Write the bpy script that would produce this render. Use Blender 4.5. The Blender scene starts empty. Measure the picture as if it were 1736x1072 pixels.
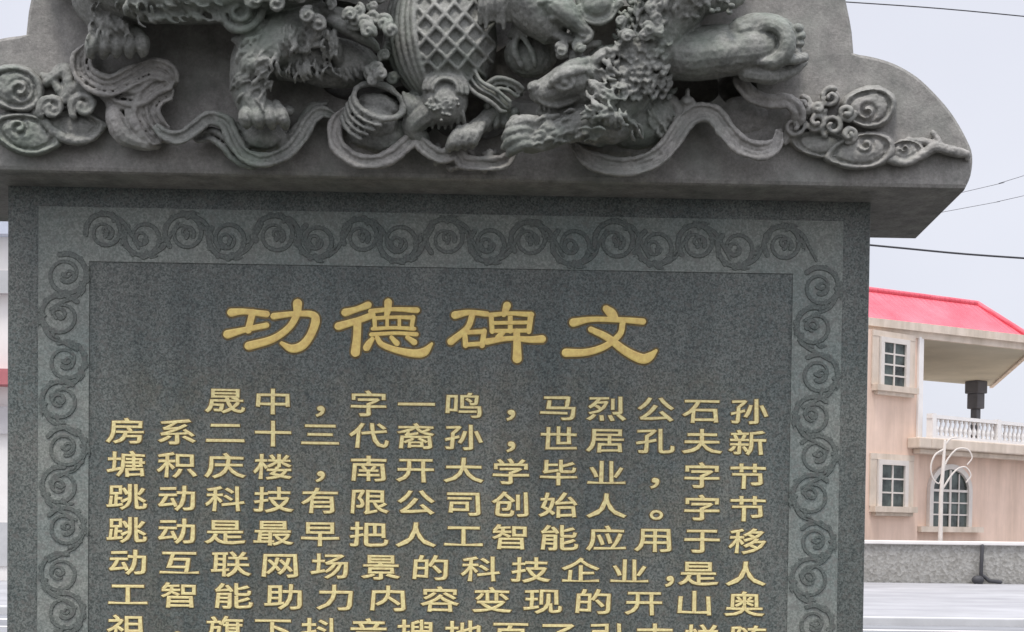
import bpy, math, random
import numpy as np
from mathutils import Matrix, Vector

random.seed(7)
rng = np.random.default_rng(7)
R = math.radians
SC = bpy.context.scene
COL = SC.collection

# ------------------------------------------------------------------ camera
F_PX, CX, CY = 2000.0, 950.0, 932.0          # focal length and principal point on the 1736 x 1072 frame
CAM_Z, PITCH, ROLL = 1.5, R(-1.2), R(0.72)
cam_data = bpy.data.cameras.new('camera')
cam = bpy.data.objects.new('camera', cam_data)
COL.objects.link(cam)
cam_data.sensor_width = 36.0
cam_data.lens = 36.0 * F_PX / 1736.0
cam_data.shift_x = (868.0 - CX) / 1736.0
cam_data.shift_y = (CY - 536.0) / 1736.0
cam_data.clip_start = 0.05
cam_data.clip_end = 3000.0
_F = Vector((0, math.cos(PITCH), math.sin(PITCH)))
_R0 = Vector((1, 0, 0))
_U0 = _R0.cross(_F)
_R = _R0 * math.cos(ROLL) + _U0 * math.sin(ROLL)
_U = -_R0 * math.sin(ROLL) + _U0 * math.cos(ROLL)
_m = Matrix((_R, _U, -_F)).transposed().to_4x4()
_m.translation = Vector((0, 0, CAM_Z))
cam.matrix_world = _m
SC.camera = cam

# ------------------------------------------------------------------ sky, sun, exposure
SUN_EL, SUN_AZ = R(70), R(200)                # azimuth from +Y clockwise: behind the camera, a little to the left
world = bpy.data.worlds.new('World')
SC.world = world
world.use_nodes = True
wn, wl = world.node_tree.nodes, world.node_tree.links
wn.clear()
w_out = wn.new('ShaderNodeOutputWorld')
w_bg = wn.new('ShaderNodeBackground')
w_sky = wn.new('ShaderNodeTexSky')
w_sky.sky_type = 'NISHITA'
w_sky.sun_disc = False
w_sky.sun_elevation = SUN_EL
w_sky.sun_rotation = SUN_AZ
w_sky.air_density = 1.0
w_sky.dust_density = 4.0
w_tc = wn.new('ShaderNodeTexCoord')
w_n = wn.new('ShaderNodeTexNoise')
w_n.inputs['Scale'].default_value = 2.2
w_n.inputs['Detail'].default_value = 5.0
w_ramp = wn.new('ShaderNodeValToRGB')
w_ramp.color_ramp.elements[0].position = 0.3
w_ramp.color_ramp.elements[0].color = (6.35, 6.5, 7.25, 1)
w_ramp.color_ramp.elements[1].position = 0.7
w_ramp.color_ramp.elements[1].color = (7.2, 7.3, 7.95, 1)
w_mix = wn.new('ShaderNodeMixRGB')
w_mix.inputs[0].default_value = 0.86          # a closed cloud deck over the blue
wl.new(w_tc.outputs['Generated'], w_n.inputs['Vector'])
wl.new(w_n.outputs[0], w_ramp.inputs[0])
wl.new(w_sky.outputs[0], w_mix.inputs[1])
w_sep = wn.new('ShaderNodeSeparateXYZ')
wl.new(w_tc.outputs['Generated'], w_sep.inputs[0])
w_el = wn.new('ShaderNodeMapRange')            # an overcast sky is about three times brighter overhead than at the horizon
w_el.inputs['From Min'].default_value = 0.44
w_el.inputs['From Max'].default_value = 1.0
w_el.inputs['To Min'].default_value = 1.0
w_el.inputs['To Max'].default_value = 3.4
wl.new(w_sep.outputs['Z'], w_el.inputs['Value'])
w_mul = wn.new('ShaderNodeVectorMath'); w_mul.operation = 'SCALE'
wl.new(w_ramp.outputs[0], w_mul.inputs[0])
wl.new(w_el.outputs[0], w_mul.inputs['Scale'])
wl.new(w_mul.outputs[0], w_mix.inputs[2])
wl.new(w_mix.outputs[0], w_bg.inputs['Color'])
w_bg.inputs['Strength'].default_value = 0.118
wl.new(w_bg.outputs[0], w_out.inputs['Surface'])

sun_data = bpy.data.lights.new('sun', 'SUN')
sun_data.energy = 2.0
sun_data.angle = R(14)
sun_data.color = (1.0, 0.96, 0.9)
sun = bpy.data.objects.new('sun', sun_data)
COL.objects.link(sun)
sun.rotation_euler = (R(90) - SUN_EL, 0, -SUN_AZ + math.pi)
SC.view_settings.view_transform = 'Standard'
SC.view_settings.look = 'None'
SC.view_settings.exposure = 0.12
SC.view_settings.gamma = 1.0

# ------------------------------------------------------------------ helpers: pixels to places
_A = np.array(_m.to_3x3())
_C = np.array((0.0, 0.0, CAM_Z))


def rays(px, py):
    px = np.asarray(px, float); py = np.asarray(py, float)
    d = np.stack([(px - CX) / F_PX, -(py - CY) / F_PX, -np.ones_like(px)], -1)
    return d @ _A.T


class Frame:
    """A local frame: x along the front, y into the depth, z up."""
    def __init__(self, origin, yaw):
        self.o = np.array(origin, float); self.yaw = yaw
        c, s = math.cos(yaw), math.sin(yaw)
        self.M = np.array(((c, s, 0), (-s, c, 0), (0, 0, 1)))    # world -> local

    def at(self, px, py, y):
        d = rays(px, py) @ self.M.T
        c = self.M @ (_C - self.o)
        t = (np.asarray(y, float) - c[1]) / d[..., 1]
        return c + t[..., None] * d

    def on_z(self, px, py, z):
        d = rays(px, py) @ self.M.T
        c = self.M @ (_C - self.o)
        t = (z - c[2]) / d[..., 2]
        return c + t[..., None] * d


WORLD = Frame((0, 0, 0), 0)


def cr(pts, step):
    """Catmull-Rom through points of any width, about `step` apart in the first two or three columns."""
    P = np.asarray(pts, float)
    if len(P) < 3:
        n = max(2, int(np.linalg.norm(P[1, :3] - P[0, :3]) / step) + 1)
        t = np.linspace(0, 1, n)[:, None]
        return P[0] * (1 - t) + P[1] * t
    Q = np.vstack([2 * P[0] - P[1], P, 2 * P[-1] - P[-2]])
    out = []
    for i in range(1, len(Q) - 2):
        a, b, c, d = Q[i - 1], Q[i], Q[i + 1], Q[i + 2]
        n = max(1, int(np.linalg.norm((c - b)[:3]) / step))
        t = (np.arange(n) / n)[:, None]
        out.append(0.5 * (2 * b + (c - a) * t + (2 * a - 5 * b + 4 * c - d) * t ** 2 + (3 * b - a - 3 * c + d) * t ** 3))
    out.append(P[-1:])
    return np.vstack(out)


class MB:
    def __init__(self):
        self.v = []; self.f = []; self.n = 0

    def add(self, v, f):
        v = np.asarray(v, float).reshape(-1, 3)
        self.v.append(v)
        self.f.extend([[i + self.n for i in q] for q in f])
        self.n += len(v)
        return self

    def box(self, x0, x1, y0, y1, z0, z1):
        v = [(x, y, z) for z in (z0, z1) for y in (y0, y1) for x in (x0, x1)]
        return self.add(v, [(0, 2, 3, 1), (4, 5, 7, 6), (0, 1, 5, 4), (2, 6, 7, 3), (0, 4, 6, 2), (1, 3, 7, 5)])

    def sweep(self, P, r, n=8, flat=1.0, cap=True):
        """Round bar along P (k,3) with radii r; flat squeezes it along the third axis."""
        P = np.asarray(P, float); k = len(P)
        r = np.broadcast_to(np.asarray(r, float), (k,)).copy()
        if cap:                                       # rounded ends
            t0 = P[0] - P[1]; t0 /= np.linalg.norm(t0) + 1e-12
            t1 = P[-1] - P[-2]; t1 /= np.linalg.norm(t1) + 1e-12
            P = np.vstack([P[0] + t0 * r[0] * .95, P[0] + t0 * r[0] * .6, P, P[-1] + t1 * r[-1] * .6, P[-1] + t1 * r[-1] * .95])
            r = np.concatenate([[r[0] * .2, r[0] * .75], r, [r[-1] * .75, r[-1] * .2]]); k += 4
        T = np.gradient(P, axis=0)
        T /= np.linalg.norm(T, axis=1)[:, None] + 1e-12
        up = np.array((0, 0, 1.0)) if abs(T[0, 2]) < .9 else np.array((1.0, 0, 0))
        N = np.zeros_like(P); Bn = np.zeros_like(P)
        u = up - T[0] * (up @ T[0]); u /= np.linalg.norm(u)
        for i in range(k):
            u = u - T[i] * (u @ T[i]); u /= np.linalg.norm(u) + 1e-12
            N[i] = u; Bn[i] = np.cross(T[i], u)
        a = np.arange(n) * 2 * math.pi / n
        ring = N[:, None] * np.cos(a)[None, :, None] + Bn[:, None] * np.sin(a)[None, :, None]
        off = ring * r[:, None, None]
        off[..., 2] *= flat
        V = (P[:, None] + off).reshape(-1, 3)
        fs = []
        for i in range(k - 1):
            for j in range(n):
                j2 = (j + 1) % n
                fs.append((i * n + j, i * n + j2, (i + 1) * n + j2, (i + 1) * n + j))
        fs.append(tuple(range(n - 1, -1, -1)))
        fs.append(tuple((k - 1) * n + j for j in range(n)))
        return self.add(V, fs)

    def blob(self, c, rad, rot=0.0, n=18, m=12):
        th = np.linspace(0, math.pi, m + 1)[1:-1]
        ph = np.arange(n) * 2 * math.pi / n
        V = [(0, 0, 1.0)] + [(math.sin(t) * math.cos(p), math.sin(t) * math.sin(p), math.cos(t)) for t in th for p in ph] + [(0, 0, -1.0)]
        V = np.array(V) * np.array(rad)
        c_, s_ = math.cos(rot), math.sin(rot)
        V = V @ np.array(((c_, -s_, 0), (s_, c_, 0), (0, 0, 1))).T + np.array(c)
        fs = [(0, 1 + j, 1 + (j + 1) % n) for j in range(n)]
        for i in range(m - 2):
            for j in range(n):
                a, b = 1 + i * n + j, 1 + i * n + (j + 1) % n
                fs.append((a, a + n, b + n, b))
        L = len(V) - 1
        fs += [(L, L - n + (j + 1) % n, L - n + j) for j in range(n)]
        return self.add(V, fs)

    def lathe(self, prof, c, n=10):
        """prof: list of (radius, z); c: base centre."""
        a = np.arange(n) * 2 * math.pi / n
        V = [(c[0] + r * math.cos(t), c[1] + r * math.sin(t), c[2] + z) for r, z in prof for t in a]
        fs = [(i * n + j, i * n + (j + 1) % n, (i + 1) * n + (j + 1) % n, (i + 1) * n + j) for i in range(len(prof) - 1) for j in range(n)]
        fs.append(tuple(range(n - 1, -1, -1)))
        fs.append(tuple((len(prof) - 1) * n + j for j in range(n)))
        return self.add(V, fs)

    def prism(self, outline, y0, y1):
        """outline: (k,2) x,z counter-clockwise seen from the front (-y)."""
        o = np.asarray(outline, float); k = len(o)
        V = np.vstack([np.column_stack([o[:, 0], np.full(k, y0), o[:, 1]]), np.column_stack([o[:, 0], np.full(k, y1), o[:, 1]])])
        fs = [tuple(range(k)), tuple(range(2 * k - 1, k - 1, -1))] + [(i, i + k, (i + 1) % k + k, (i + 1) % k) for i in range(k)]
        return self.add(V, fs)

    def build(self, name, mat, parent=None, smooth=False, mapper=None, loc=None):
        V = np.vstack(self.v)
        if mapper is not None:
            V = mapper(V)
        me = bpy.data.meshes.new(name)
        me.from_pydata(V.tolist(), [], self.f)
        me.validate()
        me.update()
        if mat is not None:
            me.materials.append(mat)
        if smooth:
            me.polygons.foreach_set('use_smooth', [True] * len(me.polygons))
        o = bpy.data.objects.new(name, me)
        COL.objects.link(o)
        if parent is not None:
            o.parent = parent
        if loc is not None:
            o.location = loc
        return o


def tag(o, label=None, cat=None, group=None, kind=None):
    if label: o['label'] = label
    if cat: o['category'] = cat
    if group: o['group'] = group
    if kind: o['kind'] = kind
    return o


def empty(name, frame):
    o = bpy.data.objects.new(name, None)
    COL.objects.link(o)
    o.location = frame.o; o.rotation_euler = (0, 0, frame.yaw)
    o.empty_display_size = 0.2
    return o


def bevel(o, w, seg=2):
    b = o.modifiers.new('bevel', 'BEVEL'); b.width = w; b.segments = seg; b.limit_method = 'ANGLE'; b.angle_limit = R(40)
    return o


# ------------------------------------------------------------------ materials
def new_mat(name, rough=0.8, spec=0.3):
    m = bpy.data.materials.new(name); m.use_nodes = True
    nt = m.node_tree
    b = nt.nodes['Principled BSDF']
    b.inputs['Roughness'].default_value = rough
    b.inputs['Specular IOR Level'].default_value = spec
    tc = nt.nodes.new('ShaderNodeTexCoord')
    return m, nt, b, tc


def noise(nt, tc, scale, detail=3.0, rough=0.6):
    n = nt.nodes.new('ShaderNodeTexNoise')
    n.inputs['Scale'].default_value = scale; n.inputs['Detail'].default_value = detail; n.inputs['Roughness'].default_value = rough
    nt.links.new(tc.outputs['Object'], n.inputs['Vector'])
    return n


def ramp(nt, src, stops):
    r = nt.nodes.new('ShaderNodeValToRGB')
    e = r.color_ramp.elements
    while len(e) < len(stops): e.new(0.5)
    for i, (p, c) in enumerate(stops):
        e[i].position = p; e[i].color = (*c, 1)
    nt.links.new(src, r.inputs[0])
    return r


def mix(nt, a, b, fac, mode='MIX'):
    x = nt.nodes.new('ShaderNodeMixRGB'); x.blend_type = mode
    if isinstance(fac, float): x.inputs[0].default_value = fac
    else: nt.links.new(fac, x.inputs[0])
    for k, s in ((1, a), (2, b)):
        if isinstance(s, tuple): x.inputs[k].default_value = (*s, 1)
        else: nt.links.new(s, x.inputs[k])
    return x


def bump(nt, b, src, strength, dist):
    n = nt.nodes.new('ShaderNodeBump')
    n.inputs['Strength'].default_value = strength; n.inputs['Distance'].default_value = dist
    nt.links.new(src, n.inputs['Height'])
    nt.links.new(n.outputs[0], b.inputs['Normal'])


def granite(name, dark, light, warm, rough, spec, speck=520.0, cover=(0.36, 0.64)):
    m, nt, b, tc = new_mat(name, rough, spec)
    s = noise(nt, tc, speck, 2.0, 0.7)
    base = ramp(nt, s.outputs[0], [(cover[0], dark), (cover[1], light)])
    l = noise(nt, tc, 9.0, 5.0)
    lr = ramp(nt, l.outputs[0], [(0.35, (0.86, 0.9, 0.9)), (0.65, (1.1, 1.06, 1.02))])
    c = mix(nt, base.outputs[0], lr.outputs[0], 1.0, 'MULTIPLY')
    w = noise(nt, tc, 150.0, 2.0)
    wr = ramp(nt, w.outputs[0], [(0.5, (0, 0, 0)), (0.68, (0.7, 0.7, 0.7))])
    c2 = mix(nt, c.outputs[0], warm, wr.outputs[0])
    nt.links.new(c2.outputs[0], b.inputs['Base Color'])
    bump(nt, b, s.outputs[0], 0.12, 0.0006)
    return m


M_PANEL = granite('polished_granite', (0.062, 0.072, 0.068), (0.195, 0.21, 0.197), (0.135, 0.13, 0.118), 0.42, 0.35, 380.0, (0.37, 0.63))
M_BAND = granite('honed_granite', (0.17, 0.19, 0.176), (0.30, 0.322, 0.30), (0.2, 0.2, 0.185), 0.75, 0.25, 360.0)
M_SCROLL = granite('scroll_granite', (0.085, 0.098, 0.09), (0.18, 0.198, 0.184), (0.135, 0.135, 0.125), 0.5, 0.3, 360.0)


# a brownish cast in the stone across the text block, left by years of re-gilding
_nt = M_PANEL.node_tree; _b = _nt.nodes['Principled BSDF']
_src = _b.inputs['Base Color'].links[0].from_socket
_tc = [n for n in _nt.nodes if n.type == 'TEX_COORD'][0]
_sp = _nt.nodes.new('ShaderNodeSeparateXYZ'); _nt.links.new(_tc.outputs['Object'], _sp.inputs[0])
STAIN = []
for _axis, _lo, _hi in (('X', -.46, -.40), ('X', .46, .40), ('Z', 1.735, 1.69)):
    _q = _nt.nodes.new('ShaderNodeMapRange'); _q.interpolation_type = 'SMOOTHSTEP'
    _q.inputs['From Min'].default_value = _lo; _q.inputs['From Max'].default_value = _hi
    _nt.links.new(_sp.outputs[_axis], _q.inputs['Value']); STAIN.append(_q)
_p = STAIN[0].outputs[0]
for _q in STAIN[1:]:
    _k = _nt.nodes.new('ShaderNodeMath'); _k.operation = 'MULTIPLY'
    _nt.links.new(_p, _k.inputs[0]); _nt.links.new(_q.outputs[0], _k.inputs[1]); _p = _k.outputs[0]
_nz = noise(_nt, _tc, 34.0, 4.0)
_nr = ramp(_nt, _nz.outputs[0], [(0.36, (0, 0, 0)), (0.62, (0.3, 0.3, 0.3))])
_k = _nt.nodes.new('ShaderNodeMath'); _k.operation = 'MULTIPLY'
_nt.links.new(_p, _k.inputs[0]); _nt.links.new(_nr.outputs[0], _k.inputs[1])
_mx = mix(_nt, _src, (1.2, 1.0, 0.75), _k.outputs[0], 'MULTIPLY')
_nt.links.new(_mx.outputs[0], _b.inputs['Base Color'])


def carved(name, c0, c1, moss):
    m, nt, b, tc = new_mat(name, 0.62, 0.35)
    s = noise(nt, tc, 240.0, 6.0, 0.75)
    base = ramp(nt, s.outputs[0], [(0.3, c0), (0.72, c1)])
    g = noise(nt, tc, 11.0, 6.0, 0.62)
    gr = ramp(nt, g.outputs[0], [(0.46, (0, 0, 0)), (0.66, (0.75, 0.75, 0.75))])
    c = mix(nt, base.outputs[0], moss, gr.outputs[0])
    k = noise(nt, tc, 38.0, 6.0, 0.7)
    kr = ramp(nt, k.outputs[0], [(0.3, (0.6, 0.6, 0.6)), (0.64, (1.12, 1.11, 1.1))])
    c2 = mix(nt, c.outputs[0], kr.outputs[0], 1.0, 'MULTIPLY')
    nt.links.new(c2.outputs[0], b.inputs['Base Color'])
    h = noise(nt, tc, 260.0, 4.0, 0.7)
    bump(nt, b, h.outputs[0], 0.5, 0.0016)
    return m


M_CAP = carved('grey_carved_stone', (0.235, 0.225, 0.208), (0.40, 0.386, 0.36), (0.255, 0.266, 0.238))
M_LION = carved('greenish_carved_stone', (0.16, 0.164, 0.148), (0.335, 0.335, 0.31), (0.185, 0.218, 0.178))


def plain(name, c, rough=0.8, spec=0.3, var=0.12, scale=3.0, bmp=0.0):
    m, nt, b, tc = new_mat(name, rough, spec)
    n = noise(nt, tc, scale, 6.0, 0.65)
    r = ramp(nt, n.outputs[0], [(0.3, tuple(x * (1 - var) for x in c)), (0.7, tuple(min(1, x * (1 + var)) for x in c))])
    nt.links.new(r.outputs[0], b.inputs['Base Color'])
    if bmp: bump(nt, b, n.outputs[0], bmp, 0.01)
    return m


M_GOLD = plain('gold_leaf_paint', (0.93, 0.715, 0.345), 0.5, 0.4, 0.26, 210.0)
M_TITLE = plain('bright_gold_paint', (0.97, 0.65, 0.21), 0.45, 0.5, 0.2, 130.0)
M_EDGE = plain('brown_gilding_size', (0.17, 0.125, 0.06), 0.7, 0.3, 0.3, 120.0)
M_STUCCO = plain('pink_beige_stucco', (0.76, 0.58, 0.47), 0.9, 0.2, 0.05, 2.0, 0.1)
M_WHITE = plain('white_painted_plaster', (0.78, 0.75, 0.72), 0.8, 0.3, 0.05, 2.0)
M_FRAME = plain('off_white_window_frame', (0.64, 0.59, 0.54), 0.7, 0.3, 0.08, 3.0)
M_CREAM = plain('cream_plaster', (0.66, 0.57, 0.48), 0.85, 0.25, 0.08, 2.5)
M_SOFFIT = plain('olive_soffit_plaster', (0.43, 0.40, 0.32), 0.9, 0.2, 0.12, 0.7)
def streak(m, sc, stops):
    """weather streaks of the surface's own: stretched noise multiplied into the colour"""
    nt = m.node_tree; b = nt.nodes['Principled BSDF']; src = b.inputs['Base Color'].links[0].from_socket
    tc = [n for n in nt.nodes if n.type == 'TEX_COORD'][0]
    mp = nt.nodes.new('ShaderNodeMapping'); mp.inputs['Scale'].default_value = sc
    nt.links.new(tc.outputs['Object'], mp.inputs['Vector'])
    n = nt.nodes.new('ShaderNodeTexNoise'); n.inputs['Scale'].default_value = 1.0; n.inputs['Detail'].default_value = 7.0; n.inputs['Roughness'].default_value = .65
    nt.links.new(mp.outputs[0], n.inputs['Vector'])
    r = ramp(nt, n.outputs[0], stops)
    x = mix(nt, src, r.outputs[0], 1.0, 'MULTIPLY')
    nt.links.new(x.outputs[0], b.inputs['Base Color'])


streak(M_PANEL, (16, 16, 1.1), [(.34, (.78, .80, .80)), (.66, (1.12, 1.12, 1.11))])
streak(M_STUCCO, (2.2, 2.2, .25), [(.34, (.84, .82, .8)), (.6, (1.03, 1.02, 1.02))])
streak(M_CREAM, (2.5, 2.5, .5), [(.34, (.78, .76, .72)), (.62, (1.03, 1.02, 1.02))])
M_RED, _nt, _b, _tc = new_mat('red_roof_tile', 0.55, 0.35)
_w = _nt.nodes.new('ShaderNodeTexWave'); _w.inputs['Scale'].default_value = 1.6; _w.inputs['Distortion'].default_value = 0.3
_nt.links.new(_tc.outputs['Object'], _w.inputs['Vector'])
_n1 = noise(_nt, _tc, 1.2, 5.0)
_r1 = ramp(_nt, _n1.outputs[0], [(0.3, (0.66, 0.085, 0.12)), (0.7, (0.78, 0.16, 0.20))])
_nt.links.new(_r1.outputs[0], _b.inputs['Base Color'])
bump(_nt, _b, _w.outputs[0], 0.5, 0.05)
M_DARK = plain('dark_bronze_metal', (0.055, 0.055, 0.06), 0.6, 0.4, 0.2)
M_CABLE = plain('black_cable_rubber', (0.05, 0.05, 0.055), 0.7, 0.3, 0.05)
M_GLASS = plain('dark_window_glass', (0.06, 0.075, 0.068), 0.1, 0.5, 0.95, 1.6)  # uneven tone painted into the panes stands in for reflections
M_CONC = plain('pale_concrete', (0.36, 0.36, 0.37), 0.9, 0.2, 0.10, 0.5)
M_ROAD = plain('grey_road_concrete', (0.25, 0.255, 0.265), 0.9, 0.2, 0.1, 0.8)
M_DARK_GROUND = plain('unseen_ground_dark_grey', (0.065, 0.065, 0.062), 0.9, 0.2, 0.2, 1.5)  # for the unseen ground added to cut bounce light
M_KERB = plain('kerb_concrete', (0.5, 0.5, 0.5), 0.9, 0.2, 0.1, 2.0)

streak(M_CONC, (.35, 1.0, 1.0), [(.34, (.80, .80, .81)), (.64, (1.06, 1.06, 1.06))])
streak(M_ROAD, (.2, 1.4, 1.0), [(.36, (.76, .76, .77)), (.62, (1.08, 1.08, 1.08))])
M_RUBBLE, _nt, _b, _tc = new_mat('rubble_stone', 0.95, 0.15)
_v = _nt.nodes.new('ShaderNodeTexVoronoi'); _v.inputs['Scale'].default_value = 15.0
_dn = noise(_nt, _tc, 5.0, 4.0)
_dm = mix(_nt, _tc.outputs['Object'], _dn.outputs['Color'], 0.08)
_nt.links.new(_dm.outputs[0], _v.inputs['Vector'])
_sep = _nt.nodes.new('ShaderNodeSeparateColor'); _nt.links.new(_v.outputs['Color'], _sep.inputs[0])
_rr = ramp(_nt, _sep.outputs[0], [(0.0, (0.29, 0.28, 0.255)), (0.45, (0.34, 0.33, 0.305)), (1.0, (0.41, 0.40, 0.375))])
_nn = noise(_nt, _tc, 14.0, 5.0)
_nr = ramp(_nt, _nn.outputs[0], [(0.3, (0.75, 0.75, 0.75)), (0.7, (1.1, 1.1, 1.1))])
_mm = mix(_nt, _rr.outputs[0], _nr.outputs[0], 1.0, 'MULTIPLY')
_nt.links.new(_mm.outputs[0], _b.inputs['Base Color'])
bump(_nt, _b, _v.outputs['Distance'], 0.4, 0.03)

# ------------------------------------------------------------------ ground, road
mb = MB(); mb.add([(-900, -300, 0), (900, -300, 0), (900, 1500, 0), (-900, 1500, 0)], [(0, 1, 2, 3)])
tag(mb.build('ground', M_CONC), kind='structure')
mb = MB(); mb.add([(-60, -40, .004), (60, -40, .004), (60, 11.4, .004), (-60, 11.4, .004)], [(0, 1, 2, 3)])
tag(mb.build('unseen_dark_ground', M_DARK_GROUND), kind='structure')  # added dark ground out of view, keeps bounce light off the cap underside
mb = MB(); mb.add([(-200, 11.5, .004), (200, 11.5, .004), (200, 18.3, .004), (-200, 18.3, .004)], [(0, 1, 2, 3)])
tag(mb.build('road', M_ROAD), kind='structure')
mb = MB().box(-200, 200, 18.31, 18.46, -.05, .13)
tag(bevel(mb.build('kerb', M_KERB), .02), kind='structure')
mb = MB().box(-200, 200, 18.47, 30.4, -.05, .118)
tag(mb.build('pavement', M_CONC), kind='structure')
mb = MB()
for a in (16.1, 17.3):
    mb.add([(-200, a, .008), (200, a, .008), (200, a + .16, .008), (-200, a + .16, .008)], [(0, 1, 2, 3)])
tag(mb.build('road_marking', M_WHITE), kind='structure')

# ------------------------------------------------------------------ the stele
STELE = Frame((float(WORLD.at(750, 600, 1.57)[0]), 1.57, 0.0), R(1.4))
K = 1.57 / F_PX                                # metres per pixel on the cap face
D_SHAFT, D_BACK = 0.072, 0.27
stele = tag(empty('stone_stele', STELE), 'grey stone stele with gold characters below a cap carved with lions, ball and clouds', 'stele')


def S(V):
    """(x, y pixel, height in pixels above the cap face) -> stele frame."""
    V = np.asarray(V, float)
    return STELE.at(V[:, 0], V[:, 1], -V[:, 2] * K * 1.25)


def P2(px, py, y):
    return STELE.at(np.asarray(px, float), np.asarray(py, float), np.full(np.shape(px), float(y)))


# cap slab -----------------------------------------------------------
out_r = [(1637, 321), (1648, 296), (1651, 262), (1641, 234), (1618, 194), (1590, 160), (1556, 128), (1518, 106), (1480, 94), (1449, 89),
         (1446, 52), (1438, 10), (1424, -50), (1390, -150), (1320, -250), (1200, -330), (1050, -380), (900, -400)]
_a = cr([(*p, 0) for p in out_r[:10]], 9.0)[:, :2]; _b2 = cr([(*p, 0) for p in out_r[9:]], 20.0)[1:, :2]
out_r = [tuple(p) for p in np.vstack([_a, _b2])]
pr = P2([p[0] for p in out_r], [p[1] for p in out_r], 0.0)
zbot = float(pr[0, 2])
xc = float(P2(750, 200, 0.0)[0])
right = [(p[0], p[2]) for p in pr]
left = [(2 * xc - x, z) for x, z in right]
outline = left[::1][:1]
ol = [(x, z) for x, z in left]                 # bottom-left up to the top
pts = right + ol[::-1]                         # counter-clockwise from the front
mb = MB(); o = np.array(pts); k = len(o)
bk = o.copy()
dxb = float(P2(1552, 405, D_BACK)[0]) - float(P2(1637, 321, 0)[0])
bk[:, 0] = xc + (o[:, 0] - xc) * (1 + dxb / (right[0][0] - xc))
r_ = 0.006
ins = o.copy()
cen = o.mean(0)
# a rounded front arris: three rings
def ring_in(o, d):
    e = np.roll(o, -1, 0) - np.roll(o, 1, 0)
    n = np.column_stack([-e[:, 1], e[:, 0]]); n /= np.linalg.norm(n, axis=1)[:, None]
    return o + n * d
rings = [(ring_in(o, r_), 0.0), (ring_in(o, r_ * .3), r_ * .3), (o, r_), (bk, D_BACK)]
V = np.vstack([np.column_stack([q[:, 0], np.full(k, y), q[:, 1]]) for q, y in rings])
fs = [tuple(range(k))]
for a in range(3):
    fs += [(a * k + i, (a + 1) * k + i, (a + 1) * k + (i + 1) % k, a * k + (i + 1) % k) for i in range(k)]
fs.append(tuple(range(4 * k - 1, 3 * k - 1, -1)))
mb.add(V, fs)
cap = mb.build('cap_stone', M_CAP, stele)
# the ground of the relief is sunk deep between the figures
mb = MB()
for c in ((605, 128, 66, 44), (690, 190, 60, 44), (800, 200, 70, 40), (900, 110, 84, 66), (560, 60, 90, 60), (1160, 150, 62, 34), (1060, 90, 90, 80), (840, 20, 60, 90), (1250, 150, 34, 30)):
    mb.blob((c[0], c[1], 0), (c[2], c[3], 58), 0, 26, 16)
mb.f = [q[::-1] for q in mb.f]
cut = mb.build('cutter', M_CAP, stele, False, S)
bo = cap.modifiers.new('sunk_ground', 'BOOLEAN'); bo.operation = 'DIFFERENCE'; bo.object = cut; bo.solver = 'EXACT'; bo.use_self = True
bpy.context.view_layer.update()
_me = bpy.data.meshes.new_from_object(cap.evaluated_get(bpy.context.evaluated_depsgraph_get()))
cap.modifiers.clear(); cap.data = _me
bpy.data.objects.remove(cut)

# shaft --------------------------------------------------------------
xl = float(P2(11, 700, D_SHAFT)[0]); xr = float(P2(1471, 700, D_SHAFT)[0])
mb = MB().box(xl, xr, D_SHAFT, D_SHAFT + .125, 0.34, zbot + .004)
shaft = bevel(mb.build('shaft', M_PANEL, stele), .004)
mb = MB().box(xl - .16, xr + .16, D_SHAFT - .14, D_SHAFT + .27, 0.0, 0.2)
mb.box(xl - .08, xr + .08, D_SHAFT - .07, D_SHAFT + .2, 0.199, 0.341)
bevel(mb.build('pedestal', M_CAP, stele), .01)

# border band ----------------------------------------------------------
o_l = float(P2(65, 700, D_SHAFT)[0]); o_r = float(P2(1424, 700, D_SHAFT)[0])
i_l = float(P2(151, 700, D_SHAFT)[0]); i_r = float(P2(1340, 700, D_SHAFT)[0])
o_t = float(P2(746, 363, D_SHAFT)[2]); i_t = float(P2(746, 454, D_SHAFT)[2])
zb = 0.5
yb = D_SHAFT - .0015
mb = MB()
mb.box(o_l, i_l, yb, D_SHAFT - .0001, zb, o_t); mb.box(i_r, o_r, yb, D_SHAFT - .0001, zb, o_t)
mb.box(i_l, i_r, yb, D_SHAFT - .0001, i_t, o_t)
mb.box(i_l, i_r, yb, D_SHAFT - .0001, zb, zb + (o_t - i_t))
band = mb.build('border_band', M_BAND, shaft)


def strokes(mb, P, w, y, thick=.001, n_end=4):
    """Flat stroke of varying width along P (k,2: x,z) with round ends, standing at depth y, rounded off to its edges."""
    P = np.asarray(P, float); w = np.broadcast_to(np.asarray(w, float), (len(P),))
    T = np.gradient(P, axis=0); T /= np.linalg.norm(T, axis=1)[:, None] + 1e-12
    a = np.linspace(0, math.pi / 2, n_end + 1)[1:]
    P = np.vstack([[P[0] - T[0] * w[0] / 2 * math.sin(t) for t in a[::-1]], P, [P[-1] + T[-1] * w[-1] / 2 * math.sin(t) for t in a]])
    ww = np.concatenate([[w[0] * max(.06, math.cos(t)) for t in a[::-1]], w, [w[-1] * max(.06, math.cos(t)) for t in a]])
    T = np.vstack([np.repeat(T[:1], n_end, 0), T, np.repeat(T[-1:], n_end, 0)])
    N = np.column_stack([-T[:, 1], T[:, 0]])
    k = len(P); V = []
    prof = ((-.5, thick), (-.36, 0.0), (.36, 0.0), (.5, thick))
    for s, dy in prof:
        q = P + N * (ww * s)[:, None]
        V.append(np.column_stack([q[:, 0], np.full(k, y + dy), q[:, 1]]))
    fs = []
    for b in range(3):
        fs += [(b * k + i, b * k + i + 1, (b + 1) * k + i + 1, (b + 1) * k + i) for i in range(k - 1)]
    mb.add(np.vstack(V), fs)


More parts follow.
